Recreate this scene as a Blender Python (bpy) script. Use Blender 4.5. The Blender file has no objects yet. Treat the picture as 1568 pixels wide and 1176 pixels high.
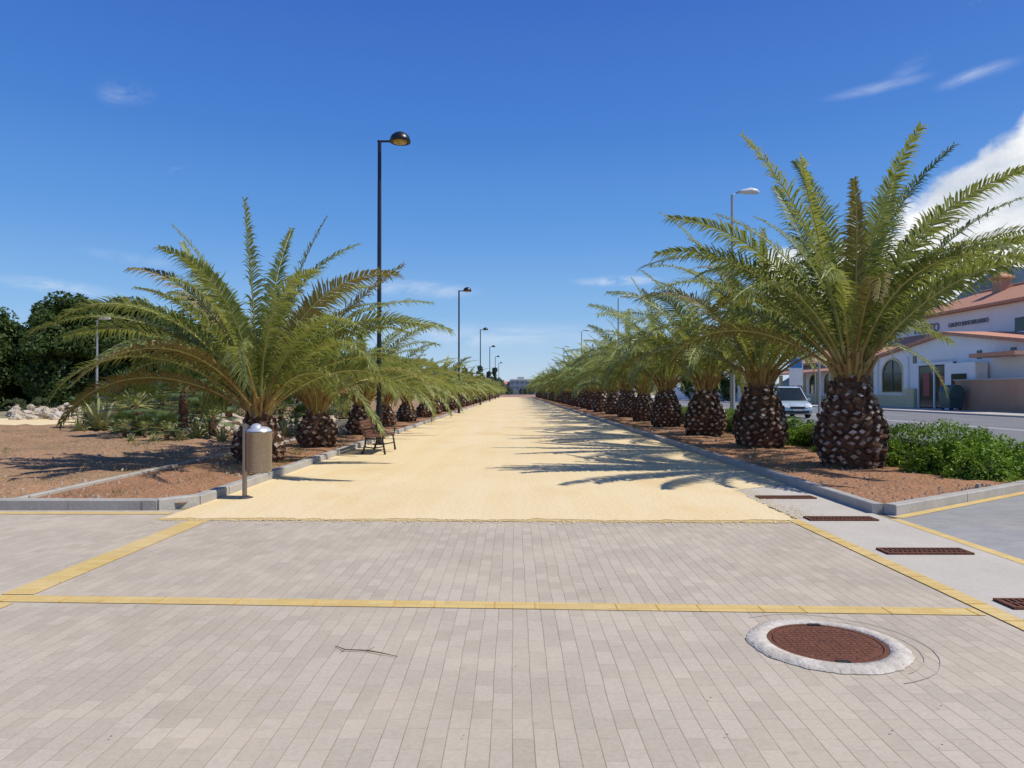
import bpy, bmesh, math, random
import numpy as np
from mathutils import Vector, Matrix, noise as mnoise

R = math.radians
scene = bpy.context.scene
F = 1100.0; H = 1.6; VX = 788.0; HY = 600.0

# ------------------------------------------------------------------ helpers
class MB:
    def __init__(s): s.v=[]; s.f=[]; s.m=[]; s.n=0
    def add(s, v, f, mat=0):
        v=[tuple(map(float,p)) for p in v]
        s.v.extend(v); o=s.n
        for q in f: s.f.append(tuple(int(i)+o for i in q))
        if isinstance(mat,(list,tuple,np.ndarray)): s.m.extend([int(x) for x in mat])
        else: s.m.extend([mat]*len(f))
        s.n+=len(v)
    def mesh(s, name, mats, smooth=False):
        me=bpy.data.meshes.new(name); me.from_pydata(s.v,[],s.f)
        for m in mats: me.materials.append(m)
        me.polygons.foreach_set('material_index', s.m)
        if smooth: me.polygons.foreach_set('use_smooth',[True]*len(s.f))
        me.update(); return me
    def obj(s, name, mats, smooth=False, parent=None, loc=None):
        o=bpy.data.objects.new(name, s.mesh(name,mats,smooth)); scene.collection.objects.link(o)
        if parent: o.parent=parent
        if loc: o.location=loc
        return o
    def box(s, x0,x1,y0,y1,z0,z1, mat=0):
        v=[(x0,y0,z0),(x1,y0,z0),(x1,y1,z0),(x0,y1,z0),(x0,y0,z1),(x1,y0,z1),(x1,y1,z1),(x0,y1,z1)]
        s.add(v,[(0,3,2,1),(4,5,6,7),(0,1,5,4),(1,2,6,5),(2,3,7,6),(3,0,4,7)],mat)
    def tube(s, pts, rad, sides=8, mat=0, cap=True):
        pts=[Vector(p) for p in pts]; n=len(pts); vs=[]; fs=[]
        for i,p in enumerate(pts):
            t=(pts[min(i+1,n-1)]-pts[max(i-1,0)]).normalized()
            a=Vector((0,0,1)) if abs(t.z)<.9 else Vector((1,0,0))
            u=t.cross(a).normalized(); w=t.cross(u)
            for k in range(sides):
                an=2*math.pi*k/sides
                vs.append(p+(u*math.cos(an)+w*math.sin(an))*rad[i])
        for i in range(n-1):
            for k in range(sides):
                k2=(k+1)%sides
                fs.append((i*sides+k,i*sides+k2,(i+1)*sides+k2,(i+1)*sides+k))
        if cap:
            fs.append(tuple(range(sides))[::-1]); fs.append(tuple((n-1)*sides+k for k in range(sides)))
        s.add(vs,fs,mat)
    def revolve(s, prof, cx=0,cy=0, sides=24, mat=0):
        vs=[];fs=[]
        for r,z in prof:
            for k in range(sides):
                a=2*math.pi*k/sides; vs.append((cx+r*math.cos(a),cy+r*math.sin(a),z))
        for i in range(len(prof)-1):
            for k in range(sides):
                k2=(k+1)%sides; fs.append((i*sides+k,i*sides+k2,(i+1)*sides+k2,(i+1)*sides+k))
        s.add(vs,fs,mat)

def empty(name, loc=(0,0,0)):
    e=bpy.data.objects.new(name,None); scene.collection.objects.link(e); e.location=loc; return e
def inst(name, mesh, loc, rz=0, sc=1.0, parent=None):
    o=bpy.data.objects.new(name,mesh); scene.collection.objects.link(o)
    o.location=loc; o.rotation_euler=(0,0,rz); o.scale=(sc,sc,sc) if not isinstance(sc,tuple) else sc
    if parent: o.parent=parent
    return o

# ------------------------------------------------------------------ materials
def newmat(name):
    m=bpy.data.materials.new(name); m.use_nodes=True
    nt=m.node_tree; b=nt.nodes['Principled BSDF']; return m,nt,b
def N(nt,t,**kw):
    n=nt.nodes.new(t)
    for k,v in kw.items(): setattr(n,k,v)
    return n
def noise_fac(nt, scale, detail=3, coord='pos', rough=.6, lo=.35, hi=.65, stretch=None):
    if coord=='pos': g=N(nt,'ShaderNodeNewGeometry'); out=g.outputs['Position']
    else: g=N(nt,'ShaderNodeTexCoord'); out=g.outputs['Object']
    if stretch:
        mp=N(nt,'ShaderNodeMapping'); mp.inputs['Scale'].default_value=stretch
        nt.links.new(out,mp.inputs[0]); out=mp.outputs[0]
    n=N(nt,'ShaderNodeTexNoise'); n.inputs['Scale'].default_value=scale; n.inputs['Detail'].default_value=detail
    n.inputs['Roughness'].default_value=rough
    nt.links.new(out,n.inputs['Vector'])
    mr=N(nt,'ShaderNodeMapRange'); mr.inputs[1].default_value=lo; mr.inputs[2].default_value=hi
    nt.links.new(n.outputs['Fac'],mr.inputs[0]); return mr.outputs[0]
def mix(nt, fac, a, b, mode='MIX'):
    m=N(nt,'ShaderNodeMix',data_type='RGBA',blend_type=mode)
    if isinstance(fac,(int,float)): m.inputs[0].default_value=fac
    else: nt.links.new(fac,m.inputs[0])
    for i,c in ((6,a),(7,b)):
        if isinstance(c,(tuple,list)): m.inputs[i].default_value=(c[0],c[1],c[2],1)
        else: nt.links.new(c,m.inputs[i])
    return m.outputs[2]
def mul(nt,a,k):
    m=N(nt,'ShaderNodeMath',operation='MULTIPLY'); nt.links.new(a,m.inputs[0])
    if isinstance(k,(int,float)): m.inputs[1].default_value=k
    else: nt.links.new(k,m.inputs[1])
    return m.outputs[0]
def bump(nt,b,h,strength=.3,dist=.02):
    bp=N(nt,'ShaderNodeBump'); bp.inputs['Strength'].default_value=strength; bp.inputs['Distance'].default_value=dist
    nt.links.new(h,bp.inputs['Height']); nt.links.new(bp.outputs[0],b.inputs['Normal'])
def rough_mat(name,c1,c2,scale=5,rough=.85,c3=None,s3=40,bs=.3,bd=.02,coord='pos',metal=0,amt3=.5,spec=.3,stretch=None):
    m,nt,b=newmat(name)
    f=noise_fac(nt,scale,4,coord,stretch=stretch); col=mix(nt,f,c1,c2)
    if c3 or bs: g=noise_fac(nt,s3,3,coord,lo=.3,hi=.7)
    if c3: col=mix(nt,mul(nt,g,amt3),col,c3)
    nt.links.new(col,b.inputs['Base Color']); b.inputs['Roughness'].default_value=rough
    b.inputs['Metallic'].default_value=metal; b.inputs['Specular IOR Level'].default_value=spec
    if bs: bump(nt,b,g,bs,bd)
    return m
def leaf_mat(name, cols, rough=.5, trans=.3, nscale=.7, tcol=(.25,.32,.03), spec=.4):
    m,nt,b=newmat(name)
    g=N(nt,'ShaderNodeNewGeometry'); cr=N(nt,'ShaderNodeValToRGB')
    e=cr.color_ramp.elements
    while len(e)<len(cols): e.new(.5)
    for i,c in enumerate(cols): e[i].position=i/(len(cols)-1); e[i].color=(*c,1)
    oi=N(nt,'ShaderNodeObjectInfo')
    a=N(nt,'ShaderNodeMath',operation='MULTIPLY_ADD'); nt.links.new(g.outputs['Random Per Island'],a.inputs[0]); a.inputs[1].default_value=.5
    if nscale:
        nf=noise_fac(nt,nscale,1,'obj',lo=.3,hi=.7); nt.links.new(mul(nt,nf,.4),a.inputs[2])
    else: a.inputs[2].default_value=.2
    a3=N(nt,'ShaderNodeMath',operation='MULTIPLY_ADD'); nt.links.new(oi.outputs['Random'],a3.inputs[0]); a3.inputs[1].default_value=.15; nt.links.new(a.outputs[0],a3.inputs[2])
    nt.links.new(a3.outputs[0],cr.inputs[0]); nt.links.new(cr.outputs[0],b.inputs['Base Color'])
    b.inputs['Roughness'].default_value=rough; b.inputs['Specular IOR Level'].default_value=spec
    if trans>0:
        tr=N(nt,'ShaderNodeBsdfTranslucent'); col2=mix(nt,.6,cr.outputs[0],tcol); nt.links.new(col2,tr.inputs[0])
        ms=N(nt,'ShaderNodeMixShader'); ms.inputs[0].default_value=trans
        out=nt.nodes['Material Output']
        nt.links.new(b.outputs[0],ms.inputs[1]); nt.links.new(tr.outputs[0],ms.inputs[2]); nt.links.new(ms.outputs[0],out.inputs[0])
    return m
def plain(name,c,rough=.5,metal=0,spec=.5,var=.12):
    c2=tuple(x*(1-var) for x in c)
    return rough_mat(name,c,c2,scale=1.3,rough=rough,bs=0,metal=metal,spec=spec)

def paving_mat(name, c1,c2, mort1, mort2, msize=.0022, rot=90, bw=.2, rh=.1, dust=.45, rowk=1.5):
    m,nt,b=newmat(name)
    g=N(nt,'ShaderNodeNewGeometry'); mp=N(nt,'ShaderNodeMapping'); mp.inputs['Rotation'].default_value=(0,0,R(rot))
    nt.links.new(g.outputs['Position'],mp.inputs[0])
    wn=N(nt,'ShaderNodeTexNoise'); wn.inputs['Scale'].default_value=1.3; wn.inputs['Detail'].default_value=2
    nt.links.new(g.outputs['Position'],wn.inputs['Vector'])
    vs=N(nt,'ShaderNodeVectorMath',operation='MULTIPLY_ADD'); nt.links.new(wn.outputs['Color'],vs.inputs[0]); vs.inputs[1].default_value=(.03,.03,0)
    nt.links.new(mp.outputs[0],vs.inputs[2])
    def brick(w,ms,a,b_):
        br=N(nt,'ShaderNodeTexBrick'); nt.links.new(vs.outputs[0],br.inputs['Vector'])
        br.offset=.5; br.inputs['Scale'].default_value=1; br.inputs['Brick Width'].default_value=w; br.inputs['Row Height'].default_value=rh
        br.inputs['Mortar Size'].default_value=ms; br.inputs['Mortar Smooth'].default_value=.5; br.inputs['Bias'].default_value=0
        br.inputs['Color1'].default_value=(*a,1); br.inputs['Color2'].default_value=(*b_,1); return br
    br=brick(bw,msize,c1,c2); rows=brick(400,msize*rowk,c1,c1)
    sp=N(nt,'ShaderNodeSeparateXYZ'); nt.links.new(g.outputs['Position'],sp.inputs[0])
    xr=N(nt,'ShaderNodeMapRange'); nt.links.new(sp.outputs[0],xr.inputs[0]); xr.inputs[1].default_value=-2.5; xr.inputs[2].default_value=3.0
    mf=noise_fac(nt,.6,3,lo=.3,hi=.7)
    ad=N(nt,'ShaderNodeMath',operation='MULTIPLY_ADD',use_clamp=True); nt.links.new(mf,ad.inputs[0]); ad.inputs[1].default_value=.6; nt.links.new(xr.outputs[0],ad.inputs[2])
    sb=N(nt,'ShaderNodeMath',operation='SUBTRACT',use_clamp=True); nt.links.new(ad.outputs[0],sb.inputs[0]); sb.inputs[1].default_value=.3
    mort=mix(nt,sb.outputs[0],mort1,mort2)
    soft=mix(nt,.55,mort,c2); nt.links.new(soft,br.inputs['Mortar'])
    jf=noise_fac(nt,3,3,lo=.2,hi=.55)
    base=mix(nt,mul(nt,rows.outputs['Fac'],jf),br.outputs['Color'],mort)
    big=noise_fac(nt,.5,5,lo=.3,hi=.7)
    col=mix(nt,big,base,(.87,.86,.84),'MULTIPLY')
    fine=noise_fac(nt,55,3,lo=.25,hi=.75); col=mix(nt,fine,col,(.83,.82,.81),'MULTIPLY')
    sd=noise_fac(nt,1.1,5,lo=.48,hi=.8); col=mix(nt,mul(nt,sd,dust),col,(.64,.54,.38))
    st=noise_fac(nt,4.5,3,lo=.64,hi=.78); col=mix(nt,mul(nt,st,.30),col,(.22,.19,.17))
    nt.links.new(col,b.inputs['Base Color']); b.inputs['Roughness'].default_value=.8; b.inputs['Specular IOR Level'].default_value=.25
    mx=N(nt,'ShaderNodeMath',operation='MAXIMUM'); nt.links.new(mul(nt,br.outputs['Fac'],.5),mx.inputs[0]); nt.links.new(rows.outputs['Fac'],mx.inputs[1])
    bump(nt,b,mul(nt,mx.outputs[0],-1),.5,.004)
    return m

M={}
M['pave']=paving_mat('paving_blocks',(.59,.515,.42),(.505,.44,.355),(.50,.39,.23),(.24,.21,.175))
M['pave2']=paving_mat('grey_paving',(.38,.38,.375),(.33,.33,.33),(.22,.22,.22),(.18,.18,.18),rot=0,dust=.2)
M['yellow']=paving_mat('yellow_blocks',(.76,.57,.23),(.69,.49,.18),(.52,.38,.18),(.48,.32,.14),rot=0,dust=.35)
M['orange']=rough_mat('orange_block',(.66,.42,.12),(.56,.34,.09),8,.8)
def sandmat():
    m,nt,b=newmat('sand')
    a=noise_fac(nt,.35,5,lo=.3,hi=.7); col=mix(nt,a,(.80,.65,.385),(.74,.58,.315))
    s=noise_fac(nt,1.0,4,lo=.38,hi=.62,stretch=(1.6,.07,1)); col=mix(nt,mul(nt,s,.5),col,(.82,.69,.46))
    o=noise_fac(nt,.55,4,lo=.52,hi=.70,stretch=(1,.45,1)); col=mix(nt,mul(nt,o,.6),col,(.70,.485,.22))
    f=noise_fac(nt,70,3,lo=.3,hi=.7); col=mix(nt,mul(nt,f,.3),col,(.60,.44,.24))
    g=noise_fac(nt,9,4,lo=.6,hi=.75); col=mix(nt,mul(nt,g,.25),col,(.56,.42,.24))
    nt.links.new(col,b.inputs['Base Color']); b.inputs['Roughness'].default_value=.95; b.inputs['Specular IOR Level'].default_value=.2
    h=noise_fac(nt,14,5,lo=.2,hi=.8); bump(nt,b,h,.4,.02); return m
M['sand']=sandmat()
M['soil']=rough_mat('red_soil',(.42,.20,.10),(.31,.145,.07),.9,.95,(.47,.29,.17),14,.9,.05,amt3=.6)
M['soil2']=rough_mat('brown_soil',(.40,.205,.115),(.28,.155,.085),.5,.95,(.40,.31,.17),9,.9,.05,amt3=.6)
M['concrete']=rough_mat('concrete',(.56,.51,.44),(.50,.455,.39),1.5,.85,(.40,.37,.33),30,.3,.006,amt3=.4)
M['kerb']=rough_mat('kerb_stone',(.46,.44,.40),(.37,.35,.32),2.5,.85,(.28,.26,.23),28,.4,.006,amt3=.45)
M['ground']=rough_mat('dry_ground',(.28,.235,.14),(.17,.17,.085),.05,.95,(.33,.28,.18),2,.3,.05)
M['asphalt']=rough_mat('asphalt',(.20,.20,.205),(.165,.165,.17),.3,.9,(.23,.23,.23),60,.3,.01)
M['white']=rough_mat('road_paint',(.72,.72,.70),(.6,.6,.58),5,.7,bs=0)
M['rust']=rough_mat('rusty_iron',(.17,.06,.035),(.10,.04,.03),14,.75,(.28,.13,.07),40,.6,.01,metal=.3)
M['darkhole']=plain('dark_void',(.015,.013,.012),.9)
M['whitecem']=rough_mat('white_cement',(.66,.62,.56),(.52,.47,.41),5,.85,(.40,.34,.27),22,.6,.012,amt3=.6)
M['black']=plain('black_paint',(.014,.016,.02),.35)
M['galv']=plain('galvanised_steel',(.42,.43,.44),.45,metal=.6)
M['lampwhite']=plain('lamp_white',(.7,.7,.7),.4)
M['amber']=plain('amber_glass',(.55,.36,.09),.2)
M['steel']=rough_mat('brushed_steel',(.30,.26,.235),(.22,.19,.17),3,.33,(.42,.38,.35),40,0,metal=.8,coord='obj',stretch=(1,1,.15))
M['steelcap']=plain('steel_cap',(.80,.80,.80),.3,metal=.5)
M['wood']=rough_mat('bench_wood',(.17,.075,.04),(.10,.045,.025),6,.55,(.22,.1,.06),40,.2,.004,coord='obj',stretch=(8,1,8))
PC=[(.06,.095,.016),(.13,.175,.038),(.22,.265,.08),(.36,.38,.18)]
M['palm']=leaf_mat('palm_leaflets',PC,.42,.36,tcol=(.48,.50,.08),spec=.35)
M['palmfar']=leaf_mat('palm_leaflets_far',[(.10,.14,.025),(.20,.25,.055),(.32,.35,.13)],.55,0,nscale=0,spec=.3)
M['palmold']=leaf_mat('palm_leaflets_old',[(.16,.13,.03),(.27,.21,.07),(.30,.20,.09)],.6,.25)
M['rachis']=rough_mat('palm_rachis',(.36,.38,.11),(.43,.41,.15),2,.5,bs=0,coord='obj')
M['petiole']=rough_mat('petiole',(.38,.31,.10),(.28,.16,.06),3,.6,bs=0,coord='obj')
def scalemat(name,cols):
    m,nt,b=newmat(name); g=N(nt,'ShaderNodeNewGeometry'); cr=N(nt,'ShaderNodeValToRGB'); e=cr.color_ramp.elements
    while len(e)<len(cols): e.new(.5)
    for i,c in enumerate(cols): e[i].position=i/(len(cols)-1); e[i].color=(*c,1)
    nt.links.new(g.outputs['Random Per Island'],cr.inputs[0])
    nf=noise_fac(nt,18,3,'obj'); col=mix(nt,nf,cr.outputs[0],(.55,.47,.40),'MULTIPLY')
    nt.links.new(col,b.inputs['Base Color']); b.inputs['Roughness'].default_value=.9; bump(nt,b,nf,.6,.02); return m
M['bark']=scalemat('trunk_bark',[(.07,.035,.02),(.15,.08,.05),(.23,.13,.075)])
M['cut']=scalemat('trunk_leaf_scars',[(.12,.07,.04),(.22,.15,.10),(.42,.36,.30),(.64,.60,.54),(.26,.16,.10)])
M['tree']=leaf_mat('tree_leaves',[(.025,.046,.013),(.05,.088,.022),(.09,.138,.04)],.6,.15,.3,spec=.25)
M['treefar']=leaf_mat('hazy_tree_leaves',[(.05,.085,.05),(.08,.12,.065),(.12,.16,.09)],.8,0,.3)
M['tree2']=leaf_mat('grey_leaves',[(.05,.08,.035),(.09,.125,.055),(.15,.19,.09)],.7,.12,.8,spec=.2)
M['hedge']=leaf_mat('hedge_leaves',[(.04,.09,.008),(.10,.20,.016),(.20,.34,.03),(.32,.46,.06)],.5,.3,1.5,spec=.25)
M['fan']=leaf_mat('fan_leaves',[(.045,.085,.025),(.09,.14,.045),(.17,.21,.08)],.5,.15,spec=.3)
M['agave']=leaf_mat('agave_leaves',[(.18,.20,.09),(.28,.29,.14),(.40,.38,.18)],.5,.1)
M['trunk']=rough_mat('tree_bark',(.10,.07,.05),(.16,.12,.09),5,.9,bs=.4,coord='obj')
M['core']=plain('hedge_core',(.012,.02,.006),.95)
M['rock']=rough_mat('limestone',(.58,.51,.42),(.38,.29,.20),1.2,.9,(.66,.61,.52),6,.8,.08)
M['wall']=rough_mat('white_render',(.90,.88,.85),(.85,.83,.79),.6,.85,bs=.1)
M['hazewall']=plain('hazy_render',(.55,.55,.56),.9)  # distance haze put into the wall colour
M['hazeglass']=plain('hazy_glass',(.32,.35,.40),.5)  # panes paled to match, haze put into their colour
M['cream']=rough_mat('cream_render',(.74,.61,.34),(.67,.55,.31),.6,.85,bs=.1)
M['terra']=rough_mat('terracotta_render',(.56,.33,.21),(.50,.28,.17),.7,.85,bs=.1)
M['glass']=plain('window_glass',(.02,.03,.035),.08)
M['shutter']=plain('green_frame',(.05,.10,.09),.5)
M['darkframe']=plain('dark_frame',(.03,.025,.03),.5)
M['red']=plain('red_poster',(.35,.04,.04),.5)
M['blue']=plain('blue_sign',(.04,.18,.42),.4)
M['letter']=plain('grey_letters',(.22,.22,.24),.5)
M['tyre']=plain('tyre_rubber',(.02,.02,.02),.85)
M['hub']=plain('wheel_hub',(.4,.4,.42),.35,metal=.7)
M['lightglass']=plain('headlight_glass',(.65,.68,.7),.12)
M['tail']=plain('tail_light',(.3,.02,.02),.2)
M['carpaint']=plain('silver_paint',(.50,.60,.66),.25,metal=.25)
M['carblue']=plain('blue_car_paint',(.05,.16,.4),.25)
M['carwhite']=plain('white_car_paint',(.7,.7,.7),.25)
M['redpave']=rough_mat('red_pavement',(.42,.22,.18),(.36,.19,.15),.4,.9)
M['twig']=plain('twig_bark',(.14,.085,.05),.9)
M['dry']=leaf_mat('dry_grass',[(.34,.28,.12),(.24,.23,.08),(.13,.19,.04)],.8,.1)
M['stone']=rough_mat('pebble',(.5,.42,.33),(.3,.24,.18),8,.9,bs=0)
def roofmat():
    m,nt,b=newmat('roof_tiles'); g=N(nt,'ShaderNodeNewGeometry')
    w=N(nt,'ShaderNodeTexWave',wave_type='BANDS',bands_direction='Y'); w.inputs['Scale'].default_value=1.3; w.inputs['Distortion'].default_value=.4
    nt.links.new(g.outputs['Position'],w.inputs['Vector'])
    nf=noise_fac(nt,3,4); c=mix(nt,nf,(.72,.26,.09),(.56,.18,.06)); c=mix(nt,w.outputs['Fac'],(.6,.6,.6),c,'MULTIPLY')
    c2=mix(nt,.5,c,(.74,.27,.10)); nt.links.new(c2,b.inputs['Base Color']); b.inputs['Roughness'].default_value=.9; b.inputs['Specular IOR Level'].default_value=.15
    bump(nt,b,w.outputs['Fac'],.8,.08); return m
M['roof']=roofmat()
def hillmat():
    m,nt,b=newmat('hazy_hill_scrub'); f=noise_fac(nt,.006,6); c=mix(nt,f,(.055,.085,.125),(.09,.125,.15)); nt.links.new(c,b.inputs['Base Color'])  # aerial haze painted into the scrub colour as blue-grey
    b.inputs['Roughness'].default_value=1; b.inputs['Specular IOR Level'].default_value=0; return m
M['hill']=hillmat()

# ------------------------------------------------------------------ ground surfaces
def sheet(name, poly, z, mat):
    b=MB(); b.add([(x,y,z) for x,y in poly],[tuple(range(len(poly)))],0); return b.obj(name,[mat])
sheet('ground',[(-4000,-3000),(6000,-3000),(6000,6000),(-4000,6000)],0,M['ground'])
sheet('paving',[(-16,-10),(3.38,-10),(3.38,9.5),(-16,9.9)],.008,M['pave'])
sheet('side_pavement',[(4.8,-10),(9.5,-10),(9.5,13.2),(8.6,12.1),(4.8,9.4)],.008,M['pave2'])
rng=random.Random(4)
pts=[]
x=-4.40
while x<3.45:
    pts.append((x,9.02-.02*(x+4)+.09*mnoise.noise(Vector((x*1.1,0,0)))+.05*mnoise.noise(Vector((x*5,0,4)))+rng.uniform(-.02,.02))); x+=.05
y=9.1
while y<11.6:
    pts.append((3.47+.10*mnoise.noise(Vector((y*2,3,0)))+rng.uniform(-.02,.03)+(y-9)*.03,y)); y+=.06
x=3.60
while x<4.65:
    pts.append((x,11.6+(x-3.5)*.6+.1*mnoise.noise(Vector((x*4,3,0)))+rng.uniform(-.03,.03))); x+=.06
pts+=[(4.70,12.3),(4.70,215),(-4.42,215),(-4.42,9.05)]
sheet('sand_path',pts,.017,M['sand'])
sheet('gutter_slab',[(3.54,-10),(4.68,-10),(4.68,13),(3.54,13)],.012,M['concrete'])
sheet('far_red_pavement',[(-12,215),(12,215),(12,330),(-12,330)],.02,M['redpave'])
r=np.random.RandomState(77); b=MB()
for i in range(2600):
    if i%3: x=r.uniform(-4.4,3.4); y=9.02-.02*(x+4)-abs(r.normal())*.16
    else: x=3.48+abs(r.normal())*.22; y=r.uniform(9,11.7)
    s=r.uniform(.004,.016)
    a=r.uniform(0,6.28); z=.0165
    b.add([(x+s*math.cos(a+k*1.047)*r.uniform(.6,1.2),y+s*math.sin(a+k*1.047),z+(.002 if k%2 else 0)) for k in range(6)],[tuple(range(6))],0)
b.obj('spilled_sand',[M['sand']])
def strip(b,p,q,w,z,mat):
    p=Vector(p);q=Vector(q);d=(q-p).normalized();n=Vector((-d.y,d.x))*w/2
    b.add([(*(p-n),z),(*(q-n),z),(*(q+n),z),(*(p+n),z)],[(0,1,2,3)],mat)
ym=MB()
strip(ym,(-16,6.05),(3.36,5.22),.17,.0125,0)
strip(ym,(-3.9,-10),(-3.9,5.42),.26,.013,0)
strip(ym,(-3.9,5.64),(-3.9,8.9),.26,.013,0)
strip(ym,(-16,9.40),(-4.5,9.40),.14,.013,0)
strip(ym,(-4.45,9.02),(3.36,8.84),.2,.0125,0)
strip(ym,(3.46,-10),(3.46,9.0),.15,.0145,0)
strip(ym,(4.74,-10),(4.74,9.0),.13,.0145,0)
strip(ym,(4.84,9.12),(9.4,12.32),.14,.013,0)
ym.obj('yellow_paving_lines',[M['yellow']])
om=MB()
x=-7.5
while x<3.3:
    y=5.685-(x+7.5)*.0429; om.box(x,x+.012,y-.085,y+.07,.01,.0150,0)
    x+=rng.choice([.3,.6,.45])
y=-1
while y<8.9:
    om.box(3.39,3.53,y,y+.012,.01,.017,0); y+=.4
om.obj('orange_marker_blocks',[M['orange']])
sheet('sandy_side_path',[(-60,31.5),(-13.5,33),(-12.5,41),(-60,45)],.03,M['sand'])

def soilgrid(name,x0,x1,y0,y1,step,z,mat,amp=.03,clip=None):
    nx=max(2,int((x1-x0)/step)); ny=max(2,int((y1-y0)/step)); b=MB(); vs=[]; fs=[]
    for j in range(ny+1):
        for i in range(nx+1):
            X=x0+(x1-x0)*i/nx; Y=y0+(y1-y0)*j/ny
            if clip: Y=max(Y,clip(X))
            e=min(1,min(X-x0,x1-X)/.4)
            vs.append((X,Y,z+e*amp*(mnoise.noise(Vector((X*1.7,Y*1.7,3)))+.6*mnoise.noise(Vector((X*5,Y*5,9)))+.5)))
    for j in range(ny):
        for i in range(nx):
            a=j*(nx+1)+i; fs.append((a,a+1,a+nx+2,a+nx+1))
    b.add(vs,fs,0); return b.obj(name,[mat],smooth=True)
soilgrid('planting_bed_soil',4.82,9.3,9.4,60,.2,.075,M['soil'],.05,clip=lambda X:9.42+(X-4.8)*.69)
soilgrid('planting_bed_soil',4.82,9.3,60,215,1.2,.075,M['soil'],.03)
soilgrid('planting_bed_soil',-6.88,-4.52,9.8,60,.2,.08,M['soil'],.05)
soilgrid('planting_bed_soil',-6.88,-4.52,60,215,1.2,.08,M['soil'],.03)
soilgrid('garden_soil',-26,-6.98,9.8,32,.25,.07,M['soil2'],.08)
soilgrid('garden_soil',-26,-6.98,42,120,1.5,.02,M['soil2'],.1)

def kerb(name,path,w=.15,h=.14,mat=None,near=1.0):
    b=MB()
    for (p,q,dz) in path:
        p=Vector(p);q=Vector(q);L=(q-p).length;d=(q-p)/L;n=Vector((-d.y,d.x))*w/2
        s=0
        while s<L-.01:
            ln=near if (p+d*s).length<60 else 6
            e=min(L,s+ln); a=p+d*(s+.004); c=p+d*(e-.004); hh=h+dz+rng.uniform(-.004,.004)
            sh=n*rng.uniform(-.05,.05); a=a+sh; c=c+sh
            ch=.015; k=1-ch/(w/2)
            vs=[]
            for P in (a,c):
                for sg,z in ((-1,0),(-1,hh-ch),(-k,hh),(k,hh),(1,hh-ch),(1,0)):
                    Q=P+n*sg; vs.append((Q.x,Q.y,z))
            fs=[(i,i+1,i+7,i+6) for i in range(5)]+[(0,1,2,3,4,5),(6,7,8,9,10,11)]
            b.add(vs,fs,0); s=e
    return b.obj(name,[mat or M['kerb']])
kerb('kerb',[((4.76,9.42),(4.76,215),0),((4.86,9.34),(9.3,12.45),.003)],.16,.14)
kerb('kerb',[((-16,9.72),(-4.80,9.72),0),((-4.84,9.70),(-4.47,10.12),.008),((-4.48,10.08),(-4.48,215),0)],.16,.15)
kerb('garden_edging',[((-6.93,9.82),(-6.93,120),0)],.1,.13)

# ------------------------------------------------------------------ drain grates, manhole, twig
def grate(x,y):
    b=MB(); L=.84;W=.24
    b.box(x-L/2,x+L/2,y-W/2,y+W/2,.013,.0165,1)
    for s in (-1,1):
        b.box(x-L/2,x+L/2,y+s*(W/2-.014)-.014,y+s*(W/2-.014)+.014,.017,.032,0)
        b.box(x+s*(L/2-.01)-.01,x+s*(L/2-.01)+.01,y-W/2+.029,y+W/2-.029,.017,.0315,0)
    n=17
    for i in range(n):
        xx=x-L/2+.035+(L-.07)*i/(n-1); b.box(xx-.010,xx+.010,y-W/2+.029,y+W/2-.029,.018,.029,0)
    b.box(x-L/2+.021,x+L/2-.021,y-.008,y+.008,.019,.0305,0)
    b.obj('drain_grate',[M['rust'],M['darkhole']])
for yy in (3.55,5.38,7.15,8.98,10.8): grate(4.06,yy)

def manhole():
    e=empty('manhole_cover',(0,0,0)); cx,cy=1.96,4.54
    b=MB(); sides=96; vs=[];fs=[]
    prof=[(.353,.016),(.356,.030),(.41,.032),(.458,.028),(.478,.012)]
    for i,(r_,z) in enumerate(prof):
        for k in range(sides):
            a=2*math.pi*k/sides; rr=r_+((.014*mnoise.noise(Vector((math.cos(a)*3,math.sin(a)*3,1)))+.012*mnoise.noise(Vector((math.cos(a)*14,math.sin(a)*14,1)))) if i>=3 else 0)
            vs.append((cx+rr*math.cos(a),cy+rr*math.sin(a),z))
    for i in range(len(prof)-1):
        for k in range(sides):
            k2=(k+1)%sides; fs.append((i*sides+k,i*sides+k2,(i+1)*sides+k2,(i+1)*sides+k))
    b.add(vs,fs,0); b.obj('cement_collar',[M['whitecem']],smooth=True,parent=e)
    b=MB(); b.revolve([(.352,.012),(.352,.028),(.325,.028),(.325,.018),(.318,.018),(.318,.027),(.0,.027)],cx,cy,64,0)
    for i in range(-7,8):
        for j in range(-7,8):
            x=i*.038; y=j*.038
            if x*x+y*y<.28**2: b.box(cx+x-.013,cx+x+.013,cy+y-.013,cy+y+.013,.0272,.0288,0)
    for a in (80,262):
        x=.335*math.cos(R(a)); y=.335*math.sin(R(a)); b.box(cx+x-.04,cx+x+.04,cy+y-.018,cy+y+.018,.0282,.033,1)
    b.obj('iron_lid',[M['rust'],M['darkhole']],parent=e)
    b=MB()
    for r0,r1,a0,a1 in ((.615,.622,-75,120),(.53,.535,-60,60)):
        n=50; vs=[];fs=[]
        for k in range(n+1):
            a=R(a0+(a1-a0)*k/n); w=.006*mnoise.noise(Vector((k*.4,r0*9,0)))
            vs+=[(cx+(r0+w)*math.cos(a),cy+(r0+w)*math.sin(a),.0125),(cx+(r1+w)*math.cos(a),cy+(r1+w)*math.sin(a),.0125)]
        for k in range(n): fs.append((2*k,2*k+1,2*k+3,2*k+2))
        b.add(vs,fs,0)
    b.obj('block_joint_ring',[M['kerb']],parent=e)
manhole()
b=MB()
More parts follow.
